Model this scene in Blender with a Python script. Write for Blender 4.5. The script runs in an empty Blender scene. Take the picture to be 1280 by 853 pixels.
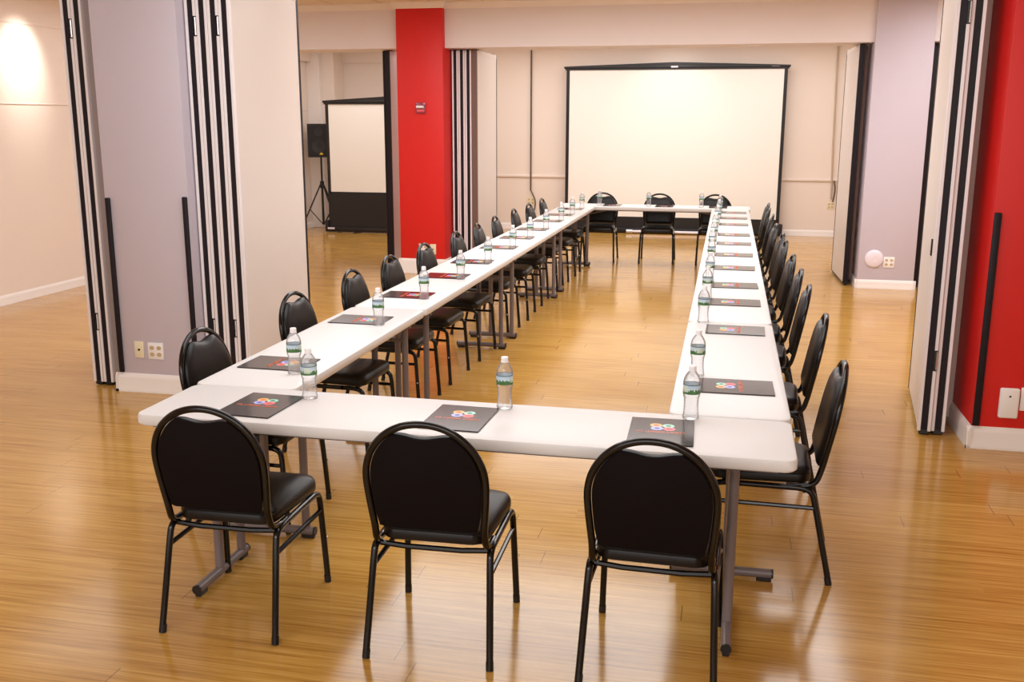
import bpy, bmesh, math, random
from math import sin, cos, pi, radians
from mathutils import Vector, Matrix
random.seed(4)
scene = bpy.context.scene
COL = scene.collection

# ------------------------------------------------------------------ materials
def srgb(r, g, b):
    f = lambda c: (c / 255 / 12.92) if c / 255 <= 0.04045 else ((c / 255 + 0.055) / 1.055) ** 2.4
    return (f(r), f(g), f(b), 1)

class NT:
    def __init__(s, name):
        s.m = bpy.data.materials.new(name); s.m.use_nodes = True
        s.t = s.m.node_tree; s.t.nodes.clear()
        s.out = s.n('ShaderNodeOutputMaterial')
    def n(s, kind, **kw):
        nd = s.t.nodes.new(kind)
        for k, v in kw.items():
            if k in nd.inputs: nd.inputs[k].default_value = v
            else: setattr(nd, k, v)
        return nd
    def l(s, a, b): s.t.links.new(a, b)
    def math(s, op, a, b=None, c=None):
        nd = s.t.nodes.new('ShaderNodeMath'); nd.operation = op
        for i, v in enumerate((a, b, c)):
            if v is None: continue
            if isinstance(v, (int, float)): nd.inputs[i].default_value = v
            else: s.l(v, nd.inputs[i])
        return nd.outputs[0]
    def mix(s, fac, a, b):
        nd = s.t.nodes.new('ShaderNodeMix'); nd.data_type = 'RGBA'
        for i, v in ((0, fac), (6, a), (7, b)):
            if isinstance(v, (int, float, tuple)): nd.inputs[i].default_value = v
            else: s.l(v, nd.inputs[i])
        return nd.outputs[2]

def mat(name, col, rough=0.5, metal=0.0, noise=0.04, nscale=8.0, bump=0.0, bscale=200.0, spec=0.5, coat=0.0):
    t = NT(name)
    p = t.n('ShaderNodeBsdfPrincipled', Roughness=rough, Metallic=metal)
    p.inputs['Specular IOR Level'].default_value = spec
    p.inputs['Coat Weight'].default_value = coat
    p.inputs['Coat Roughness'].default_value = 0.08
    tc = t.n('ShaderNodeTexCoord')
    nz = t.n('ShaderNodeTexNoise', Scale=nscale, Detail=3.0)
    t.l(tc.outputs['Object'], nz.inputs['Vector'])
    a = tuple(min(1, c * (1 + noise)) for c in col[:3]) + (1,)
    b = tuple(c * (1 - noise) for c in col[:3]) + (1,)
    t.l(t.mix(nz.outputs['Fac'], b, a), p.inputs['Base Color'])
    if bump:
        n2 = t.n('ShaderNodeTexNoise', Scale=bscale, Detail=2.0)
        t.l(tc.outputs['Object'], n2.inputs['Vector'])
        bp = t.n('ShaderNodeBump', Strength=bump, Distance=0.002)
        t.l(n2.outputs['Fac'], bp.inputs['Height']); t.l(bp.outputs[0], p.inputs['Normal'])
    t.l(p.outputs[0], t.out.inputs[0])
    return t.m

def floor_mat():
    t = NT('oak strip floor')
    p = t.n('ShaderNodeBsdfPrincipled')
    geo = t.n('ShaderNodeNewGeometry')
    sep = t.n('ShaderNodeSeparateXYZ'); t.l(geo.outputs['Position'], sep.inputs[0])
    X, Y = sep.outputs[0], sep.outputs[1]
    W = 0.125
    row = t.math('FLOOR', t.math('DIVIDE', Y, W))
    wn = t.n('ShaderNodeTexWhiteNoise', noise_dimensions='1D'); t.l(row, wn.inputs['W'])
    xs = t.math('ADD', X, t.math('MULTIPLY', wn.outputs['Value'], 1.9))
    cell = t.math('FLOOR', t.math('DIVIDE', xs, 1.25))
    cv = t.n('ShaderNodeCombineXYZ'); t.l(cell, cv.inputs[0]); t.l(row, cv.inputs[1])
    w2 = t.n('ShaderNodeTexWhiteNoise', noise_dimensions='3D'); t.l(cv.outputs[0], w2.inputs['Vector'])
    # grain streaks along x
    gv = t.n('ShaderNodeCombineXYZ')
    t.l(t.math('MULTIPLY', xs, 2.2), gv.inputs[0]); t.l(t.math('MULTIPLY', Y, 80), gv.inputs[1]); t.l(w2.outputs['Value'], gv.inputs[2])
    g1 = t.n('ShaderNodeTexNoise', Scale=1.0, Detail=5.0, Roughness=0.62); t.l(gv.outputs[0], g1.inputs['Vector'])
    gv2 = t.n('ShaderNodeCombineXYZ')
    t.l(t.math('MULTIPLY', X, 0.5), gv2.inputs[0]); t.l(t.math('MULTIPLY', Y, 9), gv2.inputs[1])
    g2 = t.n('ShaderNodeTexNoise', Scale=1.0, Detail=3.0); t.l(gv2.outputs[0], g2.inputs['Vector'])
    ramp = t.n('ShaderNodeValToRGB'); t.l(g1.outputs['Fac'], ramp.inputs[0])
    e = ramp.color_ramp.elements
    e[0].position = 0.3; e[0].color = FLOOR_D
    e[1].position = 0.72; e[1].color = FLOOR_L
    mid = ramp.color_ramp.elements.new(0.5); mid.color = FLOOR_M
    c = t.mix(t.math('MULTIPLY', g2.outputs['Fac'], 0.35), ramp.outputs[0], FLOOR_D)
    c = t.mix(t.math('MULTIPLY', w2.outputs['Value'], 0.22), c, FLOOR_L)
    # seams
    fy = t.math('FRACT', t.math('DIVIDE', Y, W)); fx = t.math('FRACT', t.math('DIVIDE', xs, 1.25))
    sy = t.math('LESS_THAN', fy, 0.010); sx = t.math('LESS_THAN', fx, 0.0026)
    keep = t.math('GREATER_THAN', w2.outputs['Value'], 0.55)
    seam = t.math('MAXIMUM', t.math('MULTIPLY', sy, 0.22), t.math('MULTIPLY', t.math('MULTIPLY', sx, keep), 0.75))
    c = t.mix(seam, c, srgb(70, 40, 18))
    t.l(c, p.inputs['Base Color'])
    sc = t.n('ShaderNodeTexNoise', Scale=2.5, Detail=4.0); t.l(geo.outputs['Position'], sc.inputs['Vector'])
    t.l(t.math('ADD', t.math('MULTIPLY', sc.outputs['Fac'], 0.10), FLOOR_R), p.inputs['Roughness'])
    p.inputs['Specular IOR Level'].default_value = 0.5
    bp = t.n('ShaderNodeBump', Strength=0.06, Distance=0.002); t.l(g1.outputs['Fac'], bp.inputs['Height'])
    t.l(bp.outputs[0], p.inputs['Normal'])
    t.l(p.outputs[0], t.out.inputs[0])
    return t.m

def ceiling_mat():
    t = NT('ceiling tiles')
    p = t.n('ShaderNodeBsdfPrincipled', Roughness=0.9)
    geo = t.n('ShaderNodeNewGeometry')
    sep = t.n('ShaderNodeSeparateXYZ'); t.l(geo.outputs['Position'], sep.inputs[0])
    lines = None
    for o, off in ((sep.outputs[0], 1.93), (sep.outputs[1], -7.88)):
        f = t.math('FRACT', t.math('DIVIDE', t.math('ADD', o, off + 61.0), 0.61))
        L = t.math('LESS_THAN', f, 0.03)
        lines = L if lines is None else t.math('MAXIMUM', lines, L)
    nz = t.n('ShaderNodeTexNoise', Scale=60.0); t.l(geo.outputs['Position'], nz.inputs['Vector'])
    base = t.mix(nz.outputs['Fac'], srgb(226, 208, 184), srgb(238, 222, 200))
    t.l(t.mix(t.math('MULTIPLY', lines, 0.45), base, srgb(150, 125, 100)), p.inputs['Base Color'])
    t.l(p.outputs[0], t.out.inputs[0])
    return t.m

def bottle_mat():
    t = NT('clear bottle plastic')
    tr = t.n('ShaderNodeBsdfTransparent'); tr.inputs[0].default_value = (0.97, 0.975, 0.98, 1)
    rf = t.n('ShaderNodeBsdfRefraction', IOR=1.14, Roughness=0.02); rf.inputs[0].default_value = (0.97, 0.98, 1, 1)
    m1 = t.n('ShaderNodeMixShader'); m1.inputs[0].default_value = 0.25
    t.l(tr.outputs[0], m1.inputs[1]); t.l(rf.outputs[0], m1.inputs[2])
    gl = t.n('ShaderNodeBsdfGlossy', Roughness=0.06)
    lw = t.n('ShaderNodeLayerWeight', Blend=0.2)
    geo = t.n('ShaderNodeTexCoord')
    m2 = t.n('ShaderNodeMixShader')
    t.l(t.math('ADD', t.math('MULTIPLY', lw.outputs['Fresnel'], 0.8), 0.03), m2.inputs[0])
    t.l(m1.outputs[0], m2.inputs[1]); t.l(gl.outputs[0], m2.inputs[2])
    df = t.n('ShaderNodeBsdfDiffuse'); df.inputs[0].default_value = (.95, .93, .95, 1)
    m3 = t.n('ShaderNodeMixShader'); m3.inputs[0].default_value = .10
    t.l(m2.outputs[0], m3.inputs[1]); t.l(df.outputs[0], m3.inputs[2])
    t.l(m3.outputs[0], t.out.inputs[0])
    return t.m

def label_mat():
    t = NT('printed bottle label')
    p = t.n('ShaderNodeBsdfPrincipled', Roughness=0.35)
    tc = t.n('ShaderNodeTexCoord'); sep = t.n('ShaderNodeSeparateXYZ'); t.l(tc.outputs['Object'], sep.inputs[0])
    ang = t.math('ARCTAN2', sep.outputs[1], sep.outputs[0])
    z = t.math('DIVIDE', t.math('SUBTRACT', sep.outputs[2], 0.101), 0.036)
    cv = t.n('ShaderNodeCombineXYZ'); t.l(t.math('MULTIPLY', ang, 3.2), cv.inputs[0])
    nz = t.n('ShaderNodeTexNoise', Scale=1.6, Detail=4.0); t.l(cv.outputs[0], nz.inputs['Vector'])
    tree = t.math('LESS_THAN', z, t.math('ADD', t.math('MULTIPLY', nz.outputs['Fac'], 1.15), -0.12))
    n2 = t.n('ShaderNodeTexNoise', Scale=150.0, Detail=2.0); t.l(tc.outputs['Object'], n2.inputs['Vector'])
    green = t.mix(n2.outputs['Fac'], srgb(24, 62, 40), srgb(96, 150, 84))
    sky = t.mix(z, srgb(236, 242, 246), srgb(176, 204, 224))
    c = t.mix(tree, sky, green)
    # two pale name patches around the label
    pa = t.math('ABSOLUTE', t.math('SINE', t.math('ADD', ang, 0.45)))
    patch = t.math('MULTIPLY', t.math('LESS_THAN', pa, 0.42), t.math('MULTIPLY', t.math('GREATER_THAN', z, 0.22), t.math('LESS_THAN', z, 0.84)))
    c = t.mix(t.math('MULTIPLY', patch, 0.85), c, srgb(214, 224, 206))
    edge = t.math('GREATER_THAN', z, 0.93)
    c = t.mix(edge, c, srgb(40, 70, 74))
    t.l(c, p.inputs['Base Color']); t.l(p.outputs[0], t.out.inputs[0])
    return t.m

FLOOR_D, FLOOR_M, FLOOR_L, FLOOR_R = srgb(152, 103, 38), srgb(193, 144, 68), srgb(218, 174, 98), 0.10

M = dict(
    floor=floor_mat(), ceiling=ceiling_mat(),
    wall=mat('cream wall paint', srgb(238, 222, 210), 0.6, noise=0.015, nscale=1.5),
    header=mat('header paint', srgb(232, 221, 220), 0.6, noise=0.012),
    grey=mat('lavender grey paint', srgb(204, 193, 204), 0.55, noise=0.012),
    red=mat('red column paint', srgb(216, 26, 22), 0.5, noise=0.02),
    trim=mat('white trim', srgb(240, 230, 224), 0.4, noise=0.01),
    panel=mat('partition vinyl', srgb(226, 212, 204), 0.45, noise=0.012, nscale=3, bump=0.05),
    alu=mat('anodised edge profile', srgb(240, 232, 234), 0.3, metal=0.0, noise=0.02),
    seal=mat('dark rubber seal', srgb(26, 18, 26), 0.5, noise=0.05, spec=.3),
    brown=mat('brown panel edge', srgb(120, 92, 84), 0.5, noise=0.05),  # the edge's own brown, on a panel without dark seal
    tan=mat('tan panel edge', srgb(176, 144, 132), 0.5, noise=0.04), disc=mat('lilac white plastic', srgb(238, 226, 236), 0.4, noise=0.01),  # tan is the second edge's own lighter brown
    steel=mat('bright hinge steel', srgb(215, 210, 210), 0.25, metal=0.8),
    black=mat('black plastic', srgb(22, 18, 20), 0.4, noise=0.1),
    tube=mat('black enamel tube', srgb(11, 8, 9), 0.14, noise=0.05, spec=.4),
    vinyl=mat('black vinyl', srgb(15, 11, 12), 0.36, noise=0.1, bump=0.06, bscale=300, spec=.32),
    backcloth=mat('black backing cloth', srgb(17, 10, 10), 0.8, noise=0.1, bump=0.15, bscale=500, spec=0.12),
    table=mat('white moulded tabletop', srgb(222, 218, 217), 0.38, noise=0.008, nscale=30, bump=0.04, bscale=400),
    leg=mat('grey table leg enamel', srgb(118, 106, 106), 0.35, noise=0.04),
    legsilver=mat('pale worn grey enamel', srgb(150, 140, 142), 0.35, noise=0.04),
    cap=mat('white screw cap', srgb(246, 242, 244), 0.4, noise=0.01),
    bottle=bottle_mat(), label=label_mat(),
    folder=mat('glossy black card', srgb(46, 37, 39), 0.16, noise=0.05, spec=0.6),
    folderedge=mat('paper edge', srgb(200, 190, 186), 0.6),
    orange=mat('orange print', srgb(246, 176, 84), 0.3), greenp=mat('green print', srgb(150, 220, 200), 0.3),
    bluep=mat('blue print', srgb(170, 176, 244), 0.3), redp=mat('red print', srgb(240, 96, 104), 0.3),
    orange_dark=mat('deep orange print', srgb(222, 84, 20), 0.3), greenp_dark=mat('deep green print', srgb(22, 110, 84), 0.3),
    bluep_dark=mat('deep blue print', srgb(60, 60, 150), 0.3), redp_dark=mat('deep red print', srgb(190, 24, 50), 0.3),
    ink=mat('orange red lettering', srgb(236, 104, 52), 0.3), pale=mat('pale print', srgb(235, 225, 232), 0.3),
    screen=mat('matt screen cloth', srgb(244, 238, 230), 0.42, noise=0.005),
    ivory=mat('ivory plate', srgb(236, 222, 190), 0.35, noise=0.01), white=mat('white plastic', srgb(244, 238, 236), 0.35, noise=0.01),
    socket=mat('tan socket face', srgb(196, 170, 130), 0.5), hole=mat('dark hole', srgb(30, 24, 22), 0.6),
    cream=mat('cream cable', srgb(196, 172, 146), 0.5), dcable=mat('dark cable', srgb(92, 74, 62), 0.5),
    yellow=mat('yellow emblem', srgb(230, 195, 40), 0.4), grille=mat('speaker grille', srgb(14, 12, 12), 0.6, bump=0.3, bscale=900),
    glassy=mat('clear plastic cover', srgb(150, 62, 84), 0.1, coat=0.5),
)

# ------------------------------------------------------------------ mesh helpers
class MB:
    """collects shapes into one bmesh, with several material slots"""
    def __init__(s): s.bm = bmesh.new(); s.mats = []
    def mi(s, m):
        m = M[m] if isinstance(m, str) else m
        if m not in s.mats: s.mats.append(m)
        return s.mats.index(m)
    def add(s, bm2, m, mx=None):
        if mx is not None: bm2.transform(mx)
        i = s.mi(m)
        vm = {}
        for v in bm2.verts: vm[v] = s.bm.verts.new(v.co)
        for f in bm2.faces:
            try: nf = s.bm.faces.new([vm[v] for v in f.verts])
            except ValueError: continue
            nf.material_index = i
        bm2.free(); return s
    def box(s, lo, hi, m, bevel=0.0, seg=2, mx=None):
        b = bmesh.new(); bmesh.ops.create_cube(b, size=1.0)
        for v in b.verts:
            v.co = Vector([lo[k] + (v.co[k] + .5) * (hi[k] - lo[k]) for k in range(3)])
        if bevel: bmesh.ops.bevel(b, geom=b.edges[:] + b.verts[:], offset=bevel, segments=seg, profile=0.5, affect='EDGES')
        return s.add(b, m, mx)
    def tube(s, pts, r, m, seg=10, mx=None, cap=True, closed=False, flat=None):
        pts = [Vector(p) for p in pts]; b = bmesh.new(); n = len(pts); rings = []
        up = None
        for i in range(n):
            if closed: t = (pts[(i + 1) % n] - pts[i - 1]).normalized()
            elif i == 0: t = (pts[1] - pts[0]).normalized()
            elif i == n - 1: t = (pts[-1] - pts[-2]).normalized()
            else: t = ((pts[i + 1] - pts[i]).normalized() + (pts[i] - pts[i - 1]).normalized()).normalized()
            if up is None:
                a = Vector((0, 0, 1)) if abs(t.z) < 0.9 else Vector((1, 0, 0))
                up = (a - t * a.dot(t)).normalized()
            else: up = (up - t * up.dot(t)).normalized()
            sd = t.cross(up)
            rr = r if isinstance(r, (int, float)) else r[i]
            rings.append([b.verts.new(pts[i] + (up * cos(2 * pi * k / seg) * (flat or 1) + sd * sin(2 * pi * k / seg)) * rr) for k in range(seg)])
        for i in range(n if closed else n - 1):
            A, B = rings[i], rings[(i + 1) % n]
            for k in range(seg): b.faces.new([A[k], A[(k + 1) % seg], B[(k + 1) % seg], B[k]])
        if cap and not closed:
            b.faces.new(rings[0][::-1]); b.faces.new(rings[-1])
        bmesh.ops.recalc_face_normals(b, faces=b.faces[:])
        return s.add(b, m, mx)
    def lathe(s, prof, m, seg=20, mx=None):
        b = bmesh.new(); rings = []
        for r, z in prof:
            if r < 1e-6: rings.append([b.verts.new((0, 0, z))])
            else: rings.append([b.verts.new((r * cos(2 * pi * k / seg), r * sin(2 * pi * k / seg), z)) for k in range(seg)])
        for A, B in zip(rings, rings[1:]):
            for k in range(seg):
                k2 = (k + 1) % seg
                if len(A) == 1 and len(B) == 1: continue
                if len(A) == 1: b.faces.new([A[0], B[k2], B[k]])
                elif len(B) == 1: b.faces.new([A[k], A[k2], B[0]])
                else: b.faces.new([A[k], A[k2], B[k2], B[k]])
        bmesh.ops.recalc_face_normals(b, faces=b.faces[:])
        return s.add(b, m, mx)
    def loft(s, loops, m, mx=None, capa=True, capb=True):
        b = bmesh.new(); R = [[b.verts.new(p) for p in L] for L in loops]
        n = len(R[0])
        for A, B in zip(R, R[1:]):
            for k in range(n): b.faces.new([A[k], A[(k + 1) % n], B[(k + 1) % n], B[k]])
        if capa: b.faces.new(R[0][::-1])
        if capb: b.faces.new(R[-1])
        bmesh.ops.recalc_face_normals(b, faces=b.faces[:])
        return s.add(b, m, mx)
    def prism(s, poly, y0, y1, m, mx=None):
        """polygon in x,z extruded along y"""
        return s.loft([[(x, y0, z) for x, z in poly], [(x, y1, z) for x, z in poly]], m, mx)
    def build(s, name, parent=None, smooth=40, loc=None):
        me = bpy.data.meshes.new(name); s.bm.to_mesh(me); s.bm.free()
        for m in s.mats: me.materials.append(m)
        if smooth:
            for p in me.polygons: p.use_smooth = True
            me.set_sharp_from_angle(angle=radians(smooth))
        o = bpy.data.objects.new(name, me); COL.objects.link(o)
        if parent is not None: o.parent = parent
        if loc is not None: o.location = loc
        return o

def tag(o, label, cat, group=None, kind=None):
    o['label'] = label; o['category'] = cat
    if group: o['group'] = group
    if kind: o['kind'] = kind
    return o
def thing(name, label, cat, loc=(0, 0, 0), rz=0, group=None):
    o = bpy.data.objects.new(name, None); COL.objects.link(o); o.empty_display_size = 0.1
    o.location = loc; o.rotation_euler = (0, 0, rz)
    return tag(o, label, cat, group)
def copy_tree(o, parent=None):
    c = o.copy(); COL.objects.link(c)
    if parent is not None: c.parent = parent
    for ch in list(o.children): copy_tree(ch, c)
    return c
def struct(mb, name, label, cat, smooth=40):
    return tag(mb.build(name, smooth=smooth), label, cat, kind='structure')

def arc(cx, cy, r, a0, a1, n):
    return [(cx + r * cos(radians(a0 + (a1 - a0) * i / n)), cy + r * sin(radians(a0 + (a1 - a0) * i / n))) for i in range(n + 1)]
def rrect(x0, y0, x1, y1, r, n=6):
    return arc(x1 - r, y0 + r, r, -90, 0, n) + arc(x1 - r, y1 - r, r, 0, 90, n) + arc(x0 + r, y1 - r, r, 90, 180, n) + arc(x0 + r, y0 + r, r, 180, 270, n)
def smoothpath(pts, it=3):
    """Chaikin corner cutting that keeps the ends"""
    pts = [Vector(p) for p in pts]
    for _ in range(it):
        q = [pts[0]]
        for a, b in zip(pts, pts[1:]):
            q += [a * .75 + b * .25, a * .25 + b * .75]
        q.append(pts[-1]); pts = q
    return pts

# ------------------------------------------------------------------ room shell
CEIL = 3.17
HB = 2.66
HBN = 2.74
struct(MB().box((-5.2, -7.2, -0.1), (7.2, 13.9, 0.0), 'floor'), 'floor', 'glossy honey coloured wood strip floor', 'floor')
struct(MB().box((-5.2, -7.2, CEIL), (7.2, 13.9, CEIL + .1), 'ceiling'), 'ceiling', 'beige suspended tile ceiling', 'ceiling')
struct(MB().box((-5.15, -7.0, 0), (-4.95, 13.8, CEIL), 'wall'), 'wall_left', 'long cream side wall with a bright pool of light', 'wall')
struct(MB().box((-4.95, 13.6, 0), (7.0, 13.8, CEIL), 'wall'), 'wall_back', 'cream end wall behind the big projection screen', 'wall')
struct(MB().box((6.8, -7.0, 0), (7.0, 13.6, CEIL), 'wall'), 'wall_right', 'cream side wall out beyond the columns', 'wall')
struct(MB().box((-4.95, -7.0, 0), (6.8, -6.8, CEIL), 'wall'), 'wall_front', 'cream wall behind the viewer', 'wall')
# header beams carrying the partition tracks
h = MB().box((-4.95, 8.45, HB), (6.8, 8.95, CEIL), 'header', 0.004, 1)
struct(h, 'wall_header', 'cream boxed header beam spanning above the red column', 'beam')
struct(MB().box((-4.95, 2.95, HBN), (6.8, 3.45, CEIL), 'header', 0.004, 1), 'wall_header', 'cream boxed header beam above the striped panel stacks', 'beam')
struct(MB().box((-4.5, 13.56, 2.79), (-2.3, 13.6, CEIL), 'wall').box((-4.95, 8.95, 2.79), (-4.86, 13.52, CEIL), 'wall'),
       'trim_1', 'cream soffit band high around the far room', 'trim')
# crown mouldings
def crown(mb, x0, y0, x1, y1, nx, ny, m0=0, m1=0, z1=CEIL, d=.05, hgt=.07):
    a, b = Vector((x0, y0, 0)), Vector((x1, y1, 0)); n = Vector((nx, ny, 0))
    prof = [(0, 0), (.008, 0), (.016, .012), (.03, .03), (.044, .05), (d, .056), (d, hgt), (0, hgt)]
    t = (b - a).normalized()
    mb.loft([[a + n * p - t * p * m0 + Vector((0, 0, z1 - hgt + q)) for p, q in prof], [b + n * p + t * p * m1 + Vector((0, 0, z1 - hgt + q)) for p, q in prof]], 'trim')
RX0, RX1, RY0, RY1 = -1.75, -1.185, 8.35, 8.9
mb = MB()
crown(mb, -4.95, 8.45, RX0, 8.45, 0, -1, 0, -1); crown(mb, RX1, 8.45, 3.6, 8.45, 0, -1, -1, 0)
crown(mb, RX0, RY0, RX1, RY0, 0, -1, 1, 1); crown(mb, RX1, RY0, RX1, 8.45, 1, 0, 1, -1); crown(mb, RX0, RY0, RX0, 8.45, -1, 0, 1, -1)
struct(mb, 'trim_2', 'white crown moulding around header and red column', 'trim')

def baseboard(mb, x0, y0, x1, y1, nx, ny, hgt=.13, d=.018):
    a, b = Vector((x0, y0, 0)), Vector((x1, y1, 0)); n = Vector((nx, ny, 0))
    prof = [(0, 0), (d + .006, 0), (d + .006, .018), (d, .03), (d, hgt - .035), (d * .75, hgt - .02), (d * .4, hgt - .008), (.003, hgt), (0, hgt)]
    mb.loft([[a + n * p + Vector((0, 0, q)) for p, q in prof], [b + n * p + Vector((0, 0, q)) for p, q in prof]], 'trim')
def column(x0, y0, x1, y1, m, label, bb=.13):
    struct(MB().box((x0, y0, 0), (x1, y1, CEIL), m, .006, 2), 'column', label, 'column')
    mb = MB(); e = .024
    baseboard(mb, x0 - e, y0, x1 + e, y0, 0, -1, bb); baseboard(mb, x0, y1, x0, y0 - e, -1, 0, bb); baseboard(mb, x1, y0 - e, x1, y1, 1, 0, bb)
    return mb
LX0, LX1, LY = -1.9, -1.29, 2.71
bb = column(LX0, LY, LX1, LY + .55, 'grey', 'lavender grey column standing between the striped panel stacks')
struct(bb, 'baseboard_left', 'white moulded baseboard round the lavender grey column with two outlets', 'baseboard')
bb = column(RX0, RY0, RX1, RY1, 'red', 'bright red column with a small alarm unit halfway up', .18)
struct(bb, 'baseboard_middle', 'white baseboard round the far red column', 'baseboard')
NX0, NY = 3.59, 2.68
bb = column(NX0, NY, NX0 + .62, NY + .6, 'red', 'bright red column with white sensor box near its foot', .13)
struct(bb, 'baseboard_right', 'white moulded baseboard round the red column with the sensor box', 'baseboard')
bb = column(3.6, 8.4, 4.2, 8.95, 'grey', 'lavender grey column carrying the round white disc', .10)
struct(bb, 'baseboard_far', 'white baseboard round the grey column with the disc', 'baseboard')
mb = MB(); baseboard(mb, -4.95, 13.6, 6.8, 13.6, 0, -1, .1); struct(mb, 'baseboard_back', 'white baseboard along the end wall', 'baseboard')
mb = MB(); baseboard(mb, -4.95, -6.8, -4.95, 13.6, 1, 0, .1); struct(mb, 'baseboard_side', 'cream baseboard along the long side wall', 'baseboard')
struct(MB().box((-4.95, 13.575, .885), (6.8, 13.6, .925), 'wall', .006, 2), 'trim_3', 'cream chair rail along the end wall', 'trim')
struct(MB().box((-4.95, -6.8, 1.985), (-4.942, 13.5, 1.997), 'wall', .003, 1).box((-4.95, -6.8, 2.78), (-4.944, 8.45, 2.805), 'wall', .002, 1),
       'trim_4', 'thin cream joint strips along the side wall', 'trim')
struct(MB().box((-4.95, 13.15, 0), (-4.5, 13.6, CEIL), 'wall', .005, 1), 'column', 'cream corner pier behind the loudspeaker', 'column')
struct(MB().box((-4.95, 13.05, 0), (-4.72, 13.15, CEIL), 'trim', .005, 1), 'trim_5', 'pale corner casing strip beside the loudspeaker', 'trim')

struct(MB().box((3.538, 3.19, .03), (3.59, 3.26, HBN), 'panel', .003, 1), 'trim_6', 'pale jamb strip between the folded pair and the red sensor column', 'trim')
# ------------------------------------------------------------------ partition panels
PW = 1.05
def make_panel(label, xc, yf, rz=0, th=.076, w=PW, hinge=True, seal='seal', z1=HB - .012, edge='alu', hs=1):
    """front (visible) edge at y=yf facing the viewer, panel runs back along +y"""
    r = thing('partition_panel', label, 'partition panel', (xc, yf, 0), rz, 'folded partition panels')
    z0 = .035; t = th / 2; hb = HB
    if yf < 5: hb = HBN; z1 = HBN - .012
    MB().box((-t + .003, .012, z0), (t - .003, w - .012, z1), 'panel', .002, 1).build('core', r)
    f = MB()
    for s in (-1, 1):
        for y0, y1 in ((0, .03), (w - .03, w)):
            f.box((min(s * t, s * (t - .0195)), y0, z0 - .01), (max(s * t, s * (t - .0195)), y1, z1), edge if y0 == 0 else 'seal', .002, 1)
    for zz in (z1 - .05, ):
        for s in (-1, 1):
            f.box((min(s * t, s * (t - .006)), .03, zz), (max(s * t, s * (t - .006)), w - .03, z1), 'panel', .001, 1)
    f.build('edge_frame', r)
    MB().box((-t + .014, .006, z0 - .02), (t - .014, .02, z1 + .004), seal, .003, 1).build('edge_seal', r)
    MB().box((-t + .014, w - .02, z0 - .02), (t - .014, w - .006, z1 + .004), 'seal', .003, 1).build('edge_seal', r)
    MB().box((-t + .01, .004, .004), (t - .01, w - .004, z0), 'black', .004, 1).build('bottom_seal', r)
    tr = MB()
    tr.box((-t + .012, .1, z1), (t - .012, .16, hb - .002), 'black').box((-t + .012, w - .16, z1), (t - .012, w - .1, hb - .002), 'black')
    tr.build('track_roller', r)
    if hinge:
        for zc in (.46, 2.42):
            hg = MB()
            hg.box((hs * t - .020, -.004, zc - .062), (hs * t + .0005, .012, zc + .062), 'black', .002, 1).build('hinge', r)
            k = MB().tube([(hs * t - .004, -.003, zc - .055), (hs * t - .004, -.003, zc + .055)], .0045, 'steel', 8)
            k.build('hinge_knuckle', hg_obj(r))
    return r
def hg_obj(r): return [c for c in r.children if c.name.startswith('hinge')][-1]

A0 = -2.172
make_panel('outer striped-edge panel of the pair standing free beside the cream side wall', A0 + .039, 2.80)
make_panel('inner striped-edge panel of the pair, next to the lavender column', A0 + .039 + .079, 2.80, hs=-1)
B0 = -1.279
for i, nm in enumerate(('striped-edge panel touching the lavender column in the four-panel stack', 'second striped-edge panel from the lavender column in the four-panel stack',
                        'third striped-edge panel from the lavender column in the four-panel stack', 'striped-edge panel with the broad bare face beside the left table row')):
    make_panel(nm, B0 + .039 + i * .0785, 2.80, hs=1 if i % 2 == 0 else -1)
ang = math.atan2(-.113, 1.04)
make_panel('striped-edge panel facing the chairs, standing before the red column with the sensor', 3.372, 2.86, ang)
make_panel('striped-edge panel on the red column side of the pair by the sensor', 3.372 + .0795, 2.86 + .0086, ang, hs=-1)
make_panel('dark-edged single panel standing on the speaker side of the far red column', -1.975, 8.62, 0, .085, hinge=False, edge='seal')
for i, nm in enumerate(('far striped panel touching the red column with the alarm unit', 'second striped panel from the alarm-unit red column', 'third striped panel from the alarm-unit red column')):
    make_panel(nm, -1.165 + .04 + i * .081, 8.66, hinge=False)
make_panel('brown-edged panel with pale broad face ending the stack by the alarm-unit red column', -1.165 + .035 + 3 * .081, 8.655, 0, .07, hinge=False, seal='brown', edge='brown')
make_panel('pale panel with black edge before the grey disc column', 3.498, 8.55, radians(1.8), .062, hinge=False, edge='seal')
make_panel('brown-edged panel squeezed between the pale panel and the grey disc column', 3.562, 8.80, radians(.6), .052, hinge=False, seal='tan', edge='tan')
make_panel('dark-edged panel on the far flank of the grey disc column', 4.262, 8.58, 0, .08, hinge=False, edge='seal')
# small pull handles on two faces
tag(MB().box((-.004, -.012, 1.06), (.003, .012, 1.16), 'seal', .002, 1).build('flush_pull', loc=(3.350, 3.02, 0)), 'slim dark flush pull on the panel by the red sensor column', 'handle')

# rubber strips on the columns
for x, y, z0, z1, w, lab in ((-1.872, LY, .135, 1.33, .034, 'black rubber strip on the lavender column edge beside the panel pair'),
                            (-1.307, LY, .135, 1.345, .034, 'black rubber strip on the lavender column edge beside the four-panel stack'),
                            (NX0 + .02, NY, .135, 1.35, .038, 'black rubber strip up the corner of the red sensor column')):
    tag(MB().box((x - w / 2, y - .02, z0), (x + w / 2, y - .0005, z1), 'seal', .006, 2).build('bumper_strip'), lab, 'rubber strip', 'rubber strips on columns')

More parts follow.
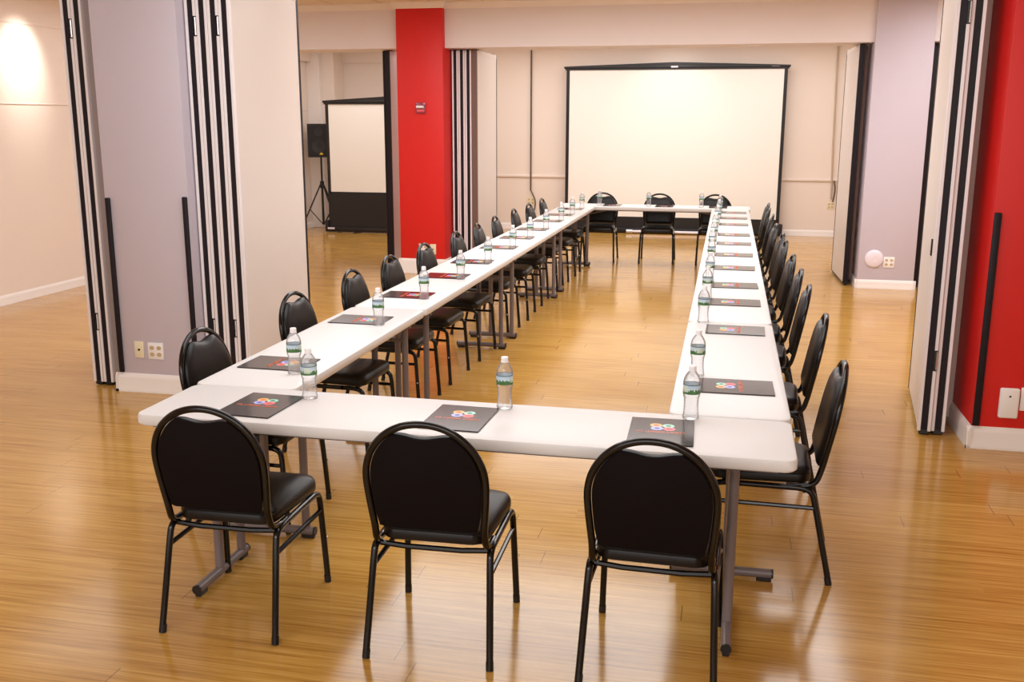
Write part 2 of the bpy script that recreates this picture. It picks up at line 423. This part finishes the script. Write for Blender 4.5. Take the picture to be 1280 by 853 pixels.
# ------------------------------------------------------------------ wall fittings
def outlet(label, x, y, z, w, h, n, plate='white', single=False):
    r = thing('power_outlet', label, 'outlet', (x, y, z))
    MB().box((-w / 2, -.008, -h / 2), (w / 2, -.0003, h / 2), plate, .003, 2).build('cover_plate', r)
    cols = [0] if n == 1 else [-w * .23, w * .23]
    for cx in cols:
        for cz in ((h * .2, -h * .2) if not single else (0,)):
            q = [(a, b) for a, b in arc(0, 0, (.017 if not single else .009), 0, 360, 16)[:-1]]
            MB().loft([[(cx + a, -.0105, cz + b * .82) for a, b in q], [(cx + a, -.007, cz + b * .82) for a, b in q]], 'socket' if not single else 'hole').build('socket', r)
    return r
outlet('ivory single jack plate low on the lavender column', -1.73, LY, .30, .07, .115, 1, 'ivory', True)
outlet('white four-socket outlet low on the lavender column', -1.605, LY, .295, .115, .115, 2)
outlet('white outlet plate low on the red alarm-unit column, half behind a chair', -1.455, RY0, .30, .115, .13, 2)
outlet('ivory single jack plate low on the red alarm-unit column', -1.335, RY0, .30, .075, .125, 1, 'ivory', True)
outlet('ivory outlet box under the dark cable on the end wall', -1.17, 13.6, .48, .15, .14, 2, 'ivory')
outlet('ivory outlet under the pale cable on the end wall', 3.745, 13.6, .50, .11, .12, 2, 'ivory')
outlet('white four-socket outlet beside the round disc on the grey column', 3.925, 8.4, .30, .115, .12, 2)
r = thing('wall_disc', 'round white dished disc low on the grey column', 'wall device', (3.765, 8.4, .335))
MB().lathe([(0, .030), (.03, .030), (.06, .028), (.084, .023), (.097, .014), (.1, .006), (.1, .0)], 'disc', 32, Matrix.Rotation(pi / 2, 4, 'X')).build('housing', r)
MB().lathe([(.03, .0295), (.034, .0325), (.038, .029)], 'trim', 24, Matrix.Rotation(pi / 2, 4, 'X')).build('rim_ring', r)
r = thing('sensor_box', 'white sensor box with dark dot low on the red column', 'wall device', (3.77, NY, .28))
MB().box((-.052, -.032, -.088), (.052, -.0004, .088), 'white', .012, 3).build('housing', r)
MB().lathe([(0, .001), (.006, .001), (.006, 0)], 'hole', 12, Matrix.Translation((0, -.032, .042)) @ Matrix.Rotation(pi / 2, 4, 'X')).build('indicator', r)
r = thing('switch_plate', 'white wall plate beside the sensor box on the red column', 'wall device', (3.878, NY, .305))
MB().box((-.048, -.012, -.068), (.048, -.0004, .068), 'white', .005, 2).build('cover_plate', r)
MB().box((-.012, -.018, -.022), (.012, -.011, .022), 'ivory', .003, 1).build('toggle', r)
r = thing('alarm_unit', 'small pinkish alarm strobe unit halfway up the red column', 'alarm', (-1.455, RY0, 1.975))
MB().box((-.058, -.03, -.062), (.058, -.0004, .062), 'glassy', .008, 2).build('housing', r)
MB().tube([(-.05, -.034, .012), (.04, -.034, .012)], .015, 'white', 10).build('strobe_lamp', r)
MB().box((-.045, -.033, -.042), (.045, -.029, -.02), 'redp', .002, 1).build('cover_lip', r)

tag(MB().tube([(-1.17, 13.57, CEIL - .01), (-1.17, 13.57, .66)], .013, 'dcable', 8).tube(smoothpath([(-1.17, 13.565, .68), (-1.13, 13.55, .6), (-1.08, 13.55, .5), (-1.09, 13.55, .36), (-1.13, 13.55, .2), (-1.14, 13.54, .03)]), .011, 'dcable', 8).build('conduit'),
    'dark brown cable running down the end wall from the ceiling', 'cable')
tag(MB().tube([(3.69, 13.57, CEIL - .01), (3.715, 13.57, 1.5), (3.745, 13.575, .6)], .013, 'cream', 8).tube(smoothpath([(3.77, 13.56, .9), (3.80, 13.55, .75), (3.77, 13.56, .56)]), .011, 'dcable', 8).build('conduit'),
    'pale cable running down the end wall behind the pale panel', 'cable')

# ------------------------------------------------------------------ projection screens
def proj_screen(label, x0, x1, y, ztop, zw0, zw1, apex, badge):
    w = x1 - x0; xc = (x0 + x1) / 2
    r = thing('projection_screen', label, 'projection screen', (xc, y, 0)); hw = w / 2
    MB().box((-hw + .07, -.004, zw0), (hw - .07, .004, zw1), 'screen').build('screen_surface', r)
    b = MB().box((-hw + .02, -.008, zw0 - .02), (-hw + .072, .006, zw1 + .02), 'black').box((hw - .072, -.008, zw0 - .02), (hw - .02, .006, zw1 + .02), 'black')
    b.box((-hw + .02, -.008, .05), (hw - .02, .006, zw0), 'black'); b.build('black_border', r)
    t = MB().prism([(-hw, zw1), (hw, zw1), (hw, ztop), (0, apex), (-hw, ztop)], -.02, .02, 'black')
    t.box((-hw - .02, -.03, ztop - .035), (hw + .02, .03, ztop), 'black', .008, 2); t.build('top_bar', r)
    for s in (-1, 1):
        MB().tube([(s * .05, .03, apex - .03), (s * hw * .8, .045, (ztop + .2) / 2), (s * .05, .06, .1)], .012, 'black', 8).build('scissor_arm', r)
    cs = MB().box((-hw - .03, -.05, .012), (hw + .03, .06, .09), 'black', .01, 2)
    cs.box((-hw - .035, -.055, .012), (-hw + .02, .065, .2), 'black', .008, 2).box((hw - .02, -.055, .012), (hw + .035, .065, .2), 'black', .008, 2)
    cs.build('base_case', r)
    for s in (-.5, .5):
        MB().box((s * hw - .03, -.16, .0), (s * hw + .03, .17, .014), 'black', .005, 1).build('foot', r)
    MB().box((-.06, -.034, ztop - .03), (.05, -.029, ztop - .005), 'pale').build('badge', r) if badge else None
    return r
s1 = proj_screen('big white pull-up projection screen against the end wall', -.57, 2.97, 13.42, 2.69, .27, 2.63, 2.745, True)
MB().box((1.5, -.034, 2.662), (1.62, -.029, 2.676), 'leg').build('maker_mark', s1)
MB().tube([(-.62, -.075, .035), (1.3, -.075, .035)], .022, 'pale', 10).build('base_tube', s1)
MB().tube([(-.70, -.075, .035), (-.60, -.075, .035)], .034, 'steel', 10).build('end_knob', s1)
s2 = proj_screen('smaller pull-up projection screen with deep black foot, beside the loudspeaker', -4.38, -2.3, 12.4, 2.14, .67, 2.08, 2.2, False)
MB().box((-1.03, -.062, .055), (-.91, -.055, .085), 'pale').build('badge', s2)

# ------------------------------------------------------------------ loudspeaker and its stand
r = thing('loudspeaker', 'black loudspeaker cabinet with yellow emblem up on a tripod', 'loudspeaker', (-4.615, 12.75, 1.22), radians(14))
MB().loft([[(-.19, -.16, z), (.19, -.16, z), (.13, .16, z), (-.13, .16, z)] for z in (0, .55)], 'black').build('cabinet', r)
MB().box((-.175, -.168, .02), (.175, -.159, .53), 'grille', .004, 1).build('grille', r)
mb = MB().lathe([(.11, 0), (.12, .006), (.10, .004), (.03, -.002), (0, .0)], 'black', 28, Matrix.Translation((0, -.169, .19)) @ Matrix.Rotation(pi / 2, 4, 'X'))
mb.build('woofer', r)
MB().lathe([(.07, 0), (.075, .006), (.03, .0), (0, .003)], 'black', 20, Matrix.Translation((0, -.169, .42)) @ Matrix.Scale(1.0, 4) @ Matrix.Rotation(pi / 2, 4, 'X')).build('tweeter', r)
MB().prism([(.0, .045), (.07, .045), (.035, .095)], -.174, -.168, 'yellow').build('emblem', r)
r = thing('speaker_stand', 'black tripod stand holding up the loudspeaker', 'speaker stand', (-4.615, 12.75, 0))
MB().tube([(0, 0, .08), (0, 0, .8)], .02, 'black', 10).tube([(0, 0, .75), (0, 0, 1.22)], .016, 'black', 10).build('pole', r)
MB().lathe([(0, .82), (.035, .82), (.035, .70), (0, .70)], 'black', 14).build('hub', r)
for a in (222, 330, 62):
    d = Vector((cos(radians(a)), sin(radians(a)), 0))
    MB().tube([d * .03 + Vector((0, 0, .76)), d * .40 + Vector((0, 0, .012))], .013, 'black', 8).build('leg', r)
    MB().tube([Vector((0, 0, .10)) + d * .02, d * .235 + Vector((0, 0, .355))], .008, 'black', 8).build('brace', r)

# ------------------------------------------------------------------ tables
H = .748; TW = .457; TT = .045
def make_table(L, off=1):
    """18 inch folding table: local x along the length, y across, centre origin; posts shifted to +y*off"""
    r = thing('folding_table', '', 'table')
    rings = []
    for ins, z in ((.006, H - TT), (0, H - TT + .008), (0, H - .010), (.003, H - .003), (.010, H)):
        rings.append([(x, y, z) for x, y in rrect(-L / 2 + ins, -TW / 2 + ins, L / 2 - ins, TW / 2 - ins, .04, 8)])
    MB().loft(rings, 'table').build('tabletop', r)
    for s in (-1, 1):
        x = s * (L / 2 - .20)
        ft = MB().tube([(x, -.205, .032), (x, .205, .032)], .019, 'leg', 12).build('foot', r)
        for yy in (-.205, .205):
            MB().tube([(x, yy - .004, .032), (x, yy + .004, .032)], .0195, 'black', 12).box((x - .012, yy * .84 - .03, .0), (x + .012, yy * .84 + .03, .017), 'black', .003, 1).build('foot_cap', ft)
        for yy in (-.02 * off, .165 * off):
            MB().tube([(x, yy, .04), (x, yy, H - TT - .02)], .0185, 'leg', 12).build('leg', r)
        MB().tube([(x, -.17, H - TT - .018), (x, .20, H - TT - .018)], .014, 'leg', 8).tube([(x, -.02 * off, .60), (x, .165 * off, .60)], .011, 'leg', 8).build('crossbar', r)
        MB().tube([(x - s * .42, .07 * off, H - TT - .012), (x - s * .2, .07 * off, .64), (x, .07 * off, .60)], .010, 'leg', 8).build('brace', r)
    MB().box((-L / 2 + .06, -TW / 2 + .03, H - TT - .012), (L / 2 - .06, -TW / 2 + .055, H - TT + .002), 'leg').box((-L / 2 + .06, TW / 2 - .055, H - TT - .012), (L / 2 - .06, TW / 2 - .03, H - TT + .002), 'leg').build('apron_rail', r)
    return r
L8, L6, G = 2.438, 1.829, .008
t8 = make_table(L8); t6 = make_table(L6)
used = {}
def put_table(proto, x, y, rz, label):
    o = proto if proto not in used else copy_tree(proto)
    used[proto] = 1
    o.location = (x, y, 0); o.rotation_euler.z = rz
    return tag(o, label, 'table', 'white folding tables set in a rectangle')
FA = -.0038
put_table(t8, L8 / 2, TW / 2, FA, 'white eight-foot folding table closing the front end, three chairs along it')
Y0 = TW + .007
LSL, RSL = .0019, -.0042
LXf = lambda y: -.013 + LSL * y      # outer edge of the row beside the far red column
RXf = lambda y: 2.443 + RSL * y      # outer edge of the opposite row
ends = []
y = Y0
ordw = ['short white folding table butted to the front table', 'second white folding table from the front table', 'third white folding table from the front table', 'white folding table butted to the back table']
for i in range(4):
    L = L6 if i == 0 else L8
    yc = y + L / 2
    put_table(t6 if i == 0 else t8, LXf(yc) + TW / 2, yc, pi / 2 + 0.0 - LSL, ordw[i] + ', in the row by the alarm column').rotation_euler.z = -pi / 2 - LSL
    y += L + G
yb = y
y = Y0
for i in range(4):
    L = L6 if i == 0 else L8
    yc = y + L / 2
    put_table(t6 if i == 0 else t8, RXf(yc) - TW / 2, yc, pi / 2 - RSL, ordw[i] + ', in the row by the disc column')
    y += L + G
put_table(t8, (LXf(yb) + RXf(yb)) / 2, yb + TW / 2, pi, 'white folding table closing the far end before the big screen')

# ------------------------------------------------------------------ chairs
def make_chair():
    r = thing('banquet_chair', '', 'chair')
    R = .0125
    for s in (-1, 1):
        fr = smoothpath([(s * .205, .10, .398), (s * .205, .215, .398), (s * .209, .246, .375), (s * .220, .268, .0)], 3)
        # stiff lower leg: keep the bend short
        fl = smoothpath([(s * .205, .12, .398), (s * .205, .20, .398), (s * .207, .238, .385), (s * .209, .245, .345)], 3) + [Vector((s * .220, .268, .004))]
        lg = MB().tube(fl, R, 'tube', 10).build('leg', r)
        MB().tube([(s * .2195, .267, .0), (s * .2185, .265, .03)], .0138, 'black', 10).build('glide', lg)
        MB().lathe([(0, .003), (.005, .002), (.006, 0)], 'steel', 8, Matrix.Translation((s * .216 , .259, .20)) @ Matrix.Rotation(pi / 2 * s, 4, 'Y') @ Matrix.Translation((0, 0, .0125))).build('rivet', lg)
        rl = smoothpath([(s * .205, -.06, .398), (s * .205, -.12, .398), (s * .206, -.158, .385), (s * .208, -.170, .34)], 3) + [Vector((s * .222, -.246, .004))]
        lg = MB().tube(rl, R, 'tube', 10).build('leg', r)
        MB().tube([(s * .2215, -.245, .0), (s * .2200, -.238, .03)], .0138, 'black', 10).build('glide', lg)
        MB().tube([(s * .205, -.07, .398), (s * .205, .13, .398)], R, 'tube', 10).build('side_rail', r)
        MB().tube([(s * .2105, .249, .318), (s * .2095, -.176, .318)], .0095, 'tube', 8).build('stretcher', r)
    mb = MB().tube([(-.205, -.128, .388), (-.1, -.135, .383), (.1, -.135, .383), (.205, -.128, .388)], .0105, 'tube', 8)
    mb.tube([(-.205, .19, .395), (.205, .19, .395)], .0105, 'tube', 8)
    mb.box((-.17, -.12, .405), (.17, .19, .417), 'black')
    mb.build('seat_frame', r)
    # seat cushion
    def seat_loop(ins, z, dome=0):
        pts = []
        w0, w1, y0, y1 = .188 - ins, .212 - ins, -.148 + ins, .247 - ins
        for (x, y) in rrect(-1, -1, 1, 1, .26, 8):
            v = (y + 1) / 2
            w = w0 + (w1 - w0) * v
            pts.append((x * w, y0 + (y1 - y0) * v + (.012 * (1 - x * x) if y > 0 else -.010 * (1 - x * x)), z))
        return pts
    mb = MB()
    mb.loft([seat_loop(.012, .408), seat_loop(.002, .414), seat_loop(0, .424), seat_loop(0, .445), seat_loop(.003, .449), seat_loop(.002, .453), seat_loop(.008, .464), seat_loop(.026, .473), seat_loop(.07, .480), seat_loop(.13, .483)], 'vinyl')
    mb.build('seat', r)
    # back hoop: plane leaning back, u = x, v = along the back
    lean = Matrix.Translation((0, -.190, .478)) @ Matrix.Rotation(math.atan2(.075, .392), 4, 'X')
    VT = .414
    def hoop(k=0.0):
        side = [(.192 - k, 0.0), (.198 - k, .06), (.2040 - k, .13), (.206 - k, .175)]
        a, b = .206 - k, VT - .0125 - .185 - k
        top = []
        for i in range(1, 25):
            t = i / 24 * pi / 2
            top.append((a * cos(t) ** .97, .185 + b * sin(t) ** .97 if t > 0 else .185))
        top[-1] = (0, .185 + b)
        right = side + top
        return right + [(-x, v) for x, v in right[:-1][::-1]]
    def P(u, v, d=0.0): return lean @ Vector((u, d, v))
    hp = hoop()
    path = [P(u, v) for u, v in hp]
    st = smoothpath([Vector((.198, -.055, .402)), Vector((.198, -.12, .402)), Vector((.195, -.170, .416)), path[0], path[1]], 2)
    lf = [Vector((-p.x, p.y, p.z)) for p in st]
    full = st[:-1] + path[1:-1] + lf[::-1][1:] if False else st + path[2:-2] + lf[::-1]
    MB().tube(full, .0125, 'tube', 10).build('back_frame', r)
    # padded back inside the hoop with the crescent grip cut at its top
    inner = hoop(.0125)
    UP = .092
    pk = [(u, v) for u, v in inner if abs(u) >= UP]
    rt = [p for p in pk if p[0] > 0]; lt = [p for p in pk if p[0] < 0]
    vp = rt[-1][1]; up_ = rt[-1][0]
    dip = []
    n = 24
    for i in range(1, n):
        q = 1 - 2 * i / n
        c = (1 + cos(pi * q)) / 2
        dip.append((up_ * q, vp + .004 * (1 - c) * abs(sin(pi * q)) - .011 * c))
    outline = [(rt[0][0] - .020, .000)] + [(rt[0][0] - .005, .005)] + rt[1:] + dip + lt[:-1] + [(lt[-1][0] + .005, .005), (lt[-1][0] + .020, .000)]
    outline = [(u, v) for u, v in outline]
    cu, cv = 0, .19
    def ring(k, d):
        return [P(cu + (u - cu) * (1 - k / .18), cv + (v - cv) * (1 - k / .18), d) for u, v in outline]
    MB().loft([ring(.002, -.004), ring(0, .004), ring(.002, .014), ring(.010, .024), ring(.028, .031), ring(.06, .034)], 'vinyl').build('backrest', r)
    MB().loft([ring(.003, -.004), ring(.003, -.008), ring(.007, -.0105)], 'backcloth').build('back_panel', r)
    mb = MB()
    for s in (-1, 1):
        for u, v, du, dv in ((.135, .265, .022, -.012), (.150, .045, .026, .004)):
            mb.tube([P(s * u, v, -.0108), P(s * (u + du), v + dv, -.0108)], .0012, 'backcloth', 5)
    mb.build('corner_seam', r)
    return r
chair0 = make_chair(); cused = [0]
def put_chair(x, y, rz, label, group):
    o = chair0 if not cused[0] else copy_tree(chair0)
    cused[0] = 1
    o.location = (x, y, 0); o.rotation_euler.z = rz
    return tag(o, label, 'chair', group)
gF = 'black banquet chairs along the front table'
put_chair(.432, 0.0, radians(1), 'black banquet chair at the front table, back turned, at the end under the lavender column', gF)
put_chair(1.222, -.005, radians(1.5), 'black banquet chair at the middle of the front table, back turned to the viewer', gF)
put_chair(1.985, -.015, radians(-1.5), 'black banquet chair at the front table, back turned, before the grey post end', gF)
ORD = ['first', 'second', 'third', 'fourth', 'fifth', 'sixth', 'seventh', 'eighth', 'ninth', 'tenth', 'eleventh']
lch = [(-.24, .91), (-.24, 1.95), (-.24, 2.86), (-.23, 3.58), (-.20, 4.32), (-.18, 5.21), (-.17, 5.95), (-.18, 6.72), (-.17, 7.59), (-.15, 8.31), (-.15, 9.15)]
for i, (x, y) in enumerate(lch):
    put_chair(x + .265, y, -pi / 2 + radians(random.uniform(-3, 3)), f'black banquet chair, {ORD[i]} from the front table in the row by the alarm column', 'black banquet chairs along the row by the alarm column')
rch = [(2.665, .91), (2.68, 1.96), (2.665, 2.90), (2.66, 3.57), (2.65, 4.30), (2.64, 5.21), (2.64, 5.75), (2.615, 6.57), (2.62, 7.58), (2.61, 8.37), (2.62, 9.04)]
for i, (x, y) in enumerate(rch):
    put_chair(x - .265, y, pi / 2 + radians(random.uniform(-3, 3)), f'black banquet chair, {ORD[i]} from the front table in the row by the disc column', 'black banquet chairs along the row by the disc column')
for x, y, lab in ((.48, 10.045, 'black banquet chair facing us behind the far table, by the row by the alarm column'),
               (1.25, 10.045, 'black banquet chair facing us at the middle of the far table, before the big screen'), (1.985, 10.06, 'black banquet chair facing us behind the far table, by the row by the disc column')):
    put_chair(x, y, pi + radians(random.uniform(-1.5, 1.5)), lab, 'black banquet chairs along the far table')

# ------------------------------------------------------------------ bottles
def make_bottle():
    r = thing('water_bottle', '', 'bottle')
    prof = [(0, .004), (.012, .003), (.024, .001), (.029, .002), (.0315, .007), (.0315, .012)]
    z = .014
    for k in range(6):      # grip ridges with a waist
        zc = z + k * .0115; w = .0315 - .0035 * sin(pi * (zc - .01) / .09)
        prof += [(w, zc), (w - .0016, zc + .004), (w - .0016, zc + .0075)]
    prof += [(.0302, .088), (.0318, .095), (.0324, .1), (.0324, .137), (.0320, .141), (.0322, .146), (.0300, .156), (.0250, .168), (.0185, .178), (.0135, .184), (.0125, .188), (.0125, .195)]
    MB().lathe(prof + [(0, .195)], 'bottle', 24).build('bottle_body', r, 60)
    MB().lathe([(.0329, .101), (.0329, .137)], 'label', 24).build('label', r, 60)
    cp = MB().lathe([(.0150, .185), (.0150, .189), (.0138, .1895), (.0138, .203), (.0125, .2055), (0, .2058)], 'cap', 20)
    cp.build('cap', r, 30)
    return r
bottle0 = make_bottle(); bused = [0]
def put_bottle(x, y, label, group, rz=0):
    o = bottle0 if not bused[0] else copy_tree(bottle0)
    bused[0] = 1
    o.location = (x, y, H); o.rotation_euler.z = rz
    return tag(o, label, 'bottle', group)
gB = 'small water bottles on the tables'
put_bottle(.565, .355, 'clear water bottle on the front table, near the folder by the corner', gB, 2.2)
put_bottle(1.36, .385, 'clear water bottle standing alone on the middle of the front table beside a folder', gB, .3)
put_bottle(2.07, .405, 'clear water bottle on the front table behind the folder by the grey-post end', gB, 1.2)
lb = [(.34, .71), (.34, 1.79), (.34, 2.62), (.355, 3.43), (.35, 4.26), (.35, 5.17), (.355, 5.91), (.35, 6.76), (.35, 7.69), (.35, 8.48), (.34, 9.32)]
for i, (x, y) in enumerate(lb):
    put_bottle(x, y, f'clear water bottle, {ORD[i]} from the front table along the row by the alarm column', gB, random.uniform(0, 6))
rb = [(2.07, 1.06), (2.06, 2.26), (2.06, 3.03), (2.06, 3.71), (2.05, 4.59), (2.04, 5.30), (2.04, 6.07), (2.04, 6.82), (2.045, 7.75), (2.05, 8.53), (2.05, 9.25)]
for i, (x, y) in enumerate(rb):
    put_bottle(x, y, f'clear water bottle, {ORD[i]} from the front table along the row by the disc column', gB, random.uniform(0, 6))
for x, y, lab in ((.50, 9.80, 'clear water bottle on the far table before the chair by the alarm column row'), (1.14, 9.79, 'clear water bottle on the far table before its middle chair'), (1.81, 9.79, 'clear water bottle on the far table before the chair by the disc column row')):
    put_bottle(x, y, lab, gB, random.uniform(0, 6))

# ------------------------------------------------------------------ folders
def make_folder():
    r = thing('presentation_folder', '', 'folder')
    MB().box((-.114, -.152, .0), (.114, .152, .0022), 'folder', .0006, 1).build('back_cover', r)
    MB().box((-.110, -.149, .0022), (.110, .149, .0034), 'folderedge').build('paper_sheets', r)
    MB().box((-.115, -.153, .0034), (.115, .153, .0050), 'folder', .0006, 1).build('front_cover', r)
    lg = MB()
    for (cx, cy, m) in ((-.021, .062, 'orange'), (.023, .060, 'greenp'), (-.017, .026, 'bluep'), (.027, .024, 'redp')):
        ro, ri = .0225, .010
        A = [[(cx + q * cos(a), cy + q * sin(a), .0052) for a in [2 * pi * k / 20 for k in range(20)]] for q in (ro, ri, .0001)]
        lg.loft(A[:2], m, capa=False, capb=False); lg.loft(A[1:], m + '_dark', capa=False, capb=False)
    lg.build('logo', r, 0)
    tx = MB(); x = -.088; rnd = random.Random(2)
    def bar(x0, y0, x1, y1): tx.loft([[(x0, y0, .0053), (x1, y0, .0053), (x1, y1, .0053), (x0, y1, .0053)], [(x0, y0, .0056), (x1, y0, .0056), (x1, y1, .0056), (x0, y1, .0056)]], 'ink')
    for word in (3, 8, 7):       # lettering too small to read: strokes of the right height and rhythm
        for k in range(word):
            y0 = -.027; hh = .017
            bar(x, y0, x + .0018, y0 + hh)
            q = rnd.random()
            if q < .4: bar(x + .0018, y0, x + .0062, y0 + .0025)
            if q > .25: bar(x + .0018, y0 + hh - .0025, x + .0062, y0 + hh)
            if q > .6: bar(x + .0018, y0 + hh * .45, x + .0055, y0 + hh * .45 + .0025)
            if .3 < q < .8: bar(x + .0048, y0, x + .0064, y0 + hh)
            x += .0090
        x += .0055
    tx.build('lettering', r, 0)
    return r
f0 = make_folder(); fused = [0]
def put_folder(x, y, rz, label):
    o = f0 if not fused[0] else copy_tree(f0)
    fused[0] = 1
    o.location = (x, y, H + .0003); o.rotation_euler.z = rz
    return tag(o, label, 'folder', 'black presentation folders laid at each place')
put_folder(.42, .21, radians(-2.5), 'black presentation folder on the front table nearest the rounded corner by the lavender column')
put_folder(1.225, .215, radians(-1.5), 'black presentation folder in the middle of the front table, sheen across its corner')
put_folder(1.975, .215, radians(1.5), 'black presentation folder on the front table under the clear bottle by the grey-post end')
lf = [.86, 1.905, 2.73, 3.545, 4.30, 5.23, 5.98, 6.74, 7.62, 8.38, 9.2]
for i, y in enumerate(lf):
    put_folder(.195 if i < 3 else .215, y, -pi / 2 + radians(random.uniform(-2, 2)), f'black presentation folder, {ORD[i]} from the front table along the row by the alarm column')
rf = [.90, 2.08, 2.92, 3.58, 4.41, 5.18, 5.96, 6.69, 7.69, 8.42, 9.14]
for i, y in enumerate(rf):
    put_folder(2.24 - .003 * y, y, pi / 2 + radians(random.uniform(-2, 2)), f'black presentation folder, {ORD[i]} from the front table along the row by the disc column')
for x, lab in ((.66, 'black presentation folder on the far table before the chair by the alarm column row'), (1.34, 'black presentation folder on the far table before its middle chair'), (2.02, 'black presentation folder on the far table before the chair by the disc column row')):
    put_folder(x, yb + .23, pi, lab)

# ------------------------------------------------------------------ lights
def area(loc, rot, sx, sy, e, col):
    l = bpy.data.lights.new('area', 'AREA'); l.shape = 'RECTANGLE'; l.size = sx; l.size_y = sy; l.energy = e; l.color = col
    o = bpy.data.objects.new('ceiling_and_fill_glow', l); COL.objects.link(o); o.location = loc; o.rotation_euler = rot; return o
def spot(loc, target, e, col, ang, blend=.8, r=.08):
    l = bpy.data.lights.new('spot', 'SPOT'); l.energy = e; l.color = col; l.spot_size = radians(ang); l.spot_blend = blend; l.shadow_soft_size = r
    o = bpy.data.objects.new('downlight_beam', l); COL.objects.link(o); o.location = loc
    o.rotation_euler = (Vector(target) - Vector(loc)).to_track_quat('-Z', 'Y').to_euler(); return o
WARM = (.95, .97, .99); NEU = (.905, .965, 1.0)
area((.8, -3.6, 3.05), (radians(32), 0, 0), 5.5, 2.2, 165, NEU)
area((.9, -6.4, 1.75), (radians(90), 0, 0), 9.5, 2.7, 110, NEU)  # upright fill lamp added behind the camera, not on the ceiling
area((.9, 1.4, 3.12), (0, 0, 0), 3.4, 2.0, 68, NEU)
area((.9, 5.6, 3.12), (0, 0, 0), 5.0, 2.6, 170, WARM)
area((-3.6, 4.5, 3.12), (0, 0, 0), 1.6, 6.0, 46, WARM)
area((4.9, 5.6, 3.12), (0, 0, 0), 1.6, 4.5, 85, WARM)
area((1.2, 11.2, 3.12), (0, 0, 0), 6.5, 3.2, 165, WARM)
area((-3.6, 11.0, 3.12), (0, 0, 0), 1.8, 2.4, 34, WARM)
spot((-4.3, 5.95, 3.12), (-4.95, 5.95, 2.42), 105, (1, .94, .84), 52, 1.0)
spot((1.2, 12.4, 3.1), (1.2, 13.4, 2.2), 14, (1, .97, .94), 80)
w = bpy.data.worlds.new('room air'); scene.world = w; w.use_nodes = True
w.node_tree.nodes['Background'].inputs[0].default_value = (1, .92, .84, 1); w.node_tree.nodes['Background'].inputs[1].default_value = .3

# ------------------------------------------------------------------ camera
F, PITCH, YAW, ROLL = 1244.4, .2189, .2150, .0019
cd = bpy.data.cameras.new('camera'); cam = bpy.data.objects.new('camera', cd); COL.objects.link(cam)
cd.sensor_width = 36; cd.sensor_fit = 'HORIZONTAL'; cd.lens = F / 1280 * 36; cd.clip_start = .05
f = Vector((-sin(YAW) * cos(PITCH), cos(YAW) * cos(PITCH), -sin(PITCH)))
ri = Vector((cos(YAW), sin(YAW), 0)); u = ri.cross(f)
r2 = ri * cos(ROLL) + u * sin(ROLL); u2 = -ri * sin(ROLL) + u * cos(ROLL)
mx = Matrix((( r2.x, u2.x, -f.x, 2.1795), (r2.y, u2.y, -f.y, -3.2369), (r2.z, u2.z, -f.z, 1.8419), (0, 0, 0, 1)))
cam.matrix_world = mx
scene.camera = cam
scene.view_settings.view_transform = 'Standard'
scene.view_settings.look = 'None'
scene.view_settings.exposure = 0.15
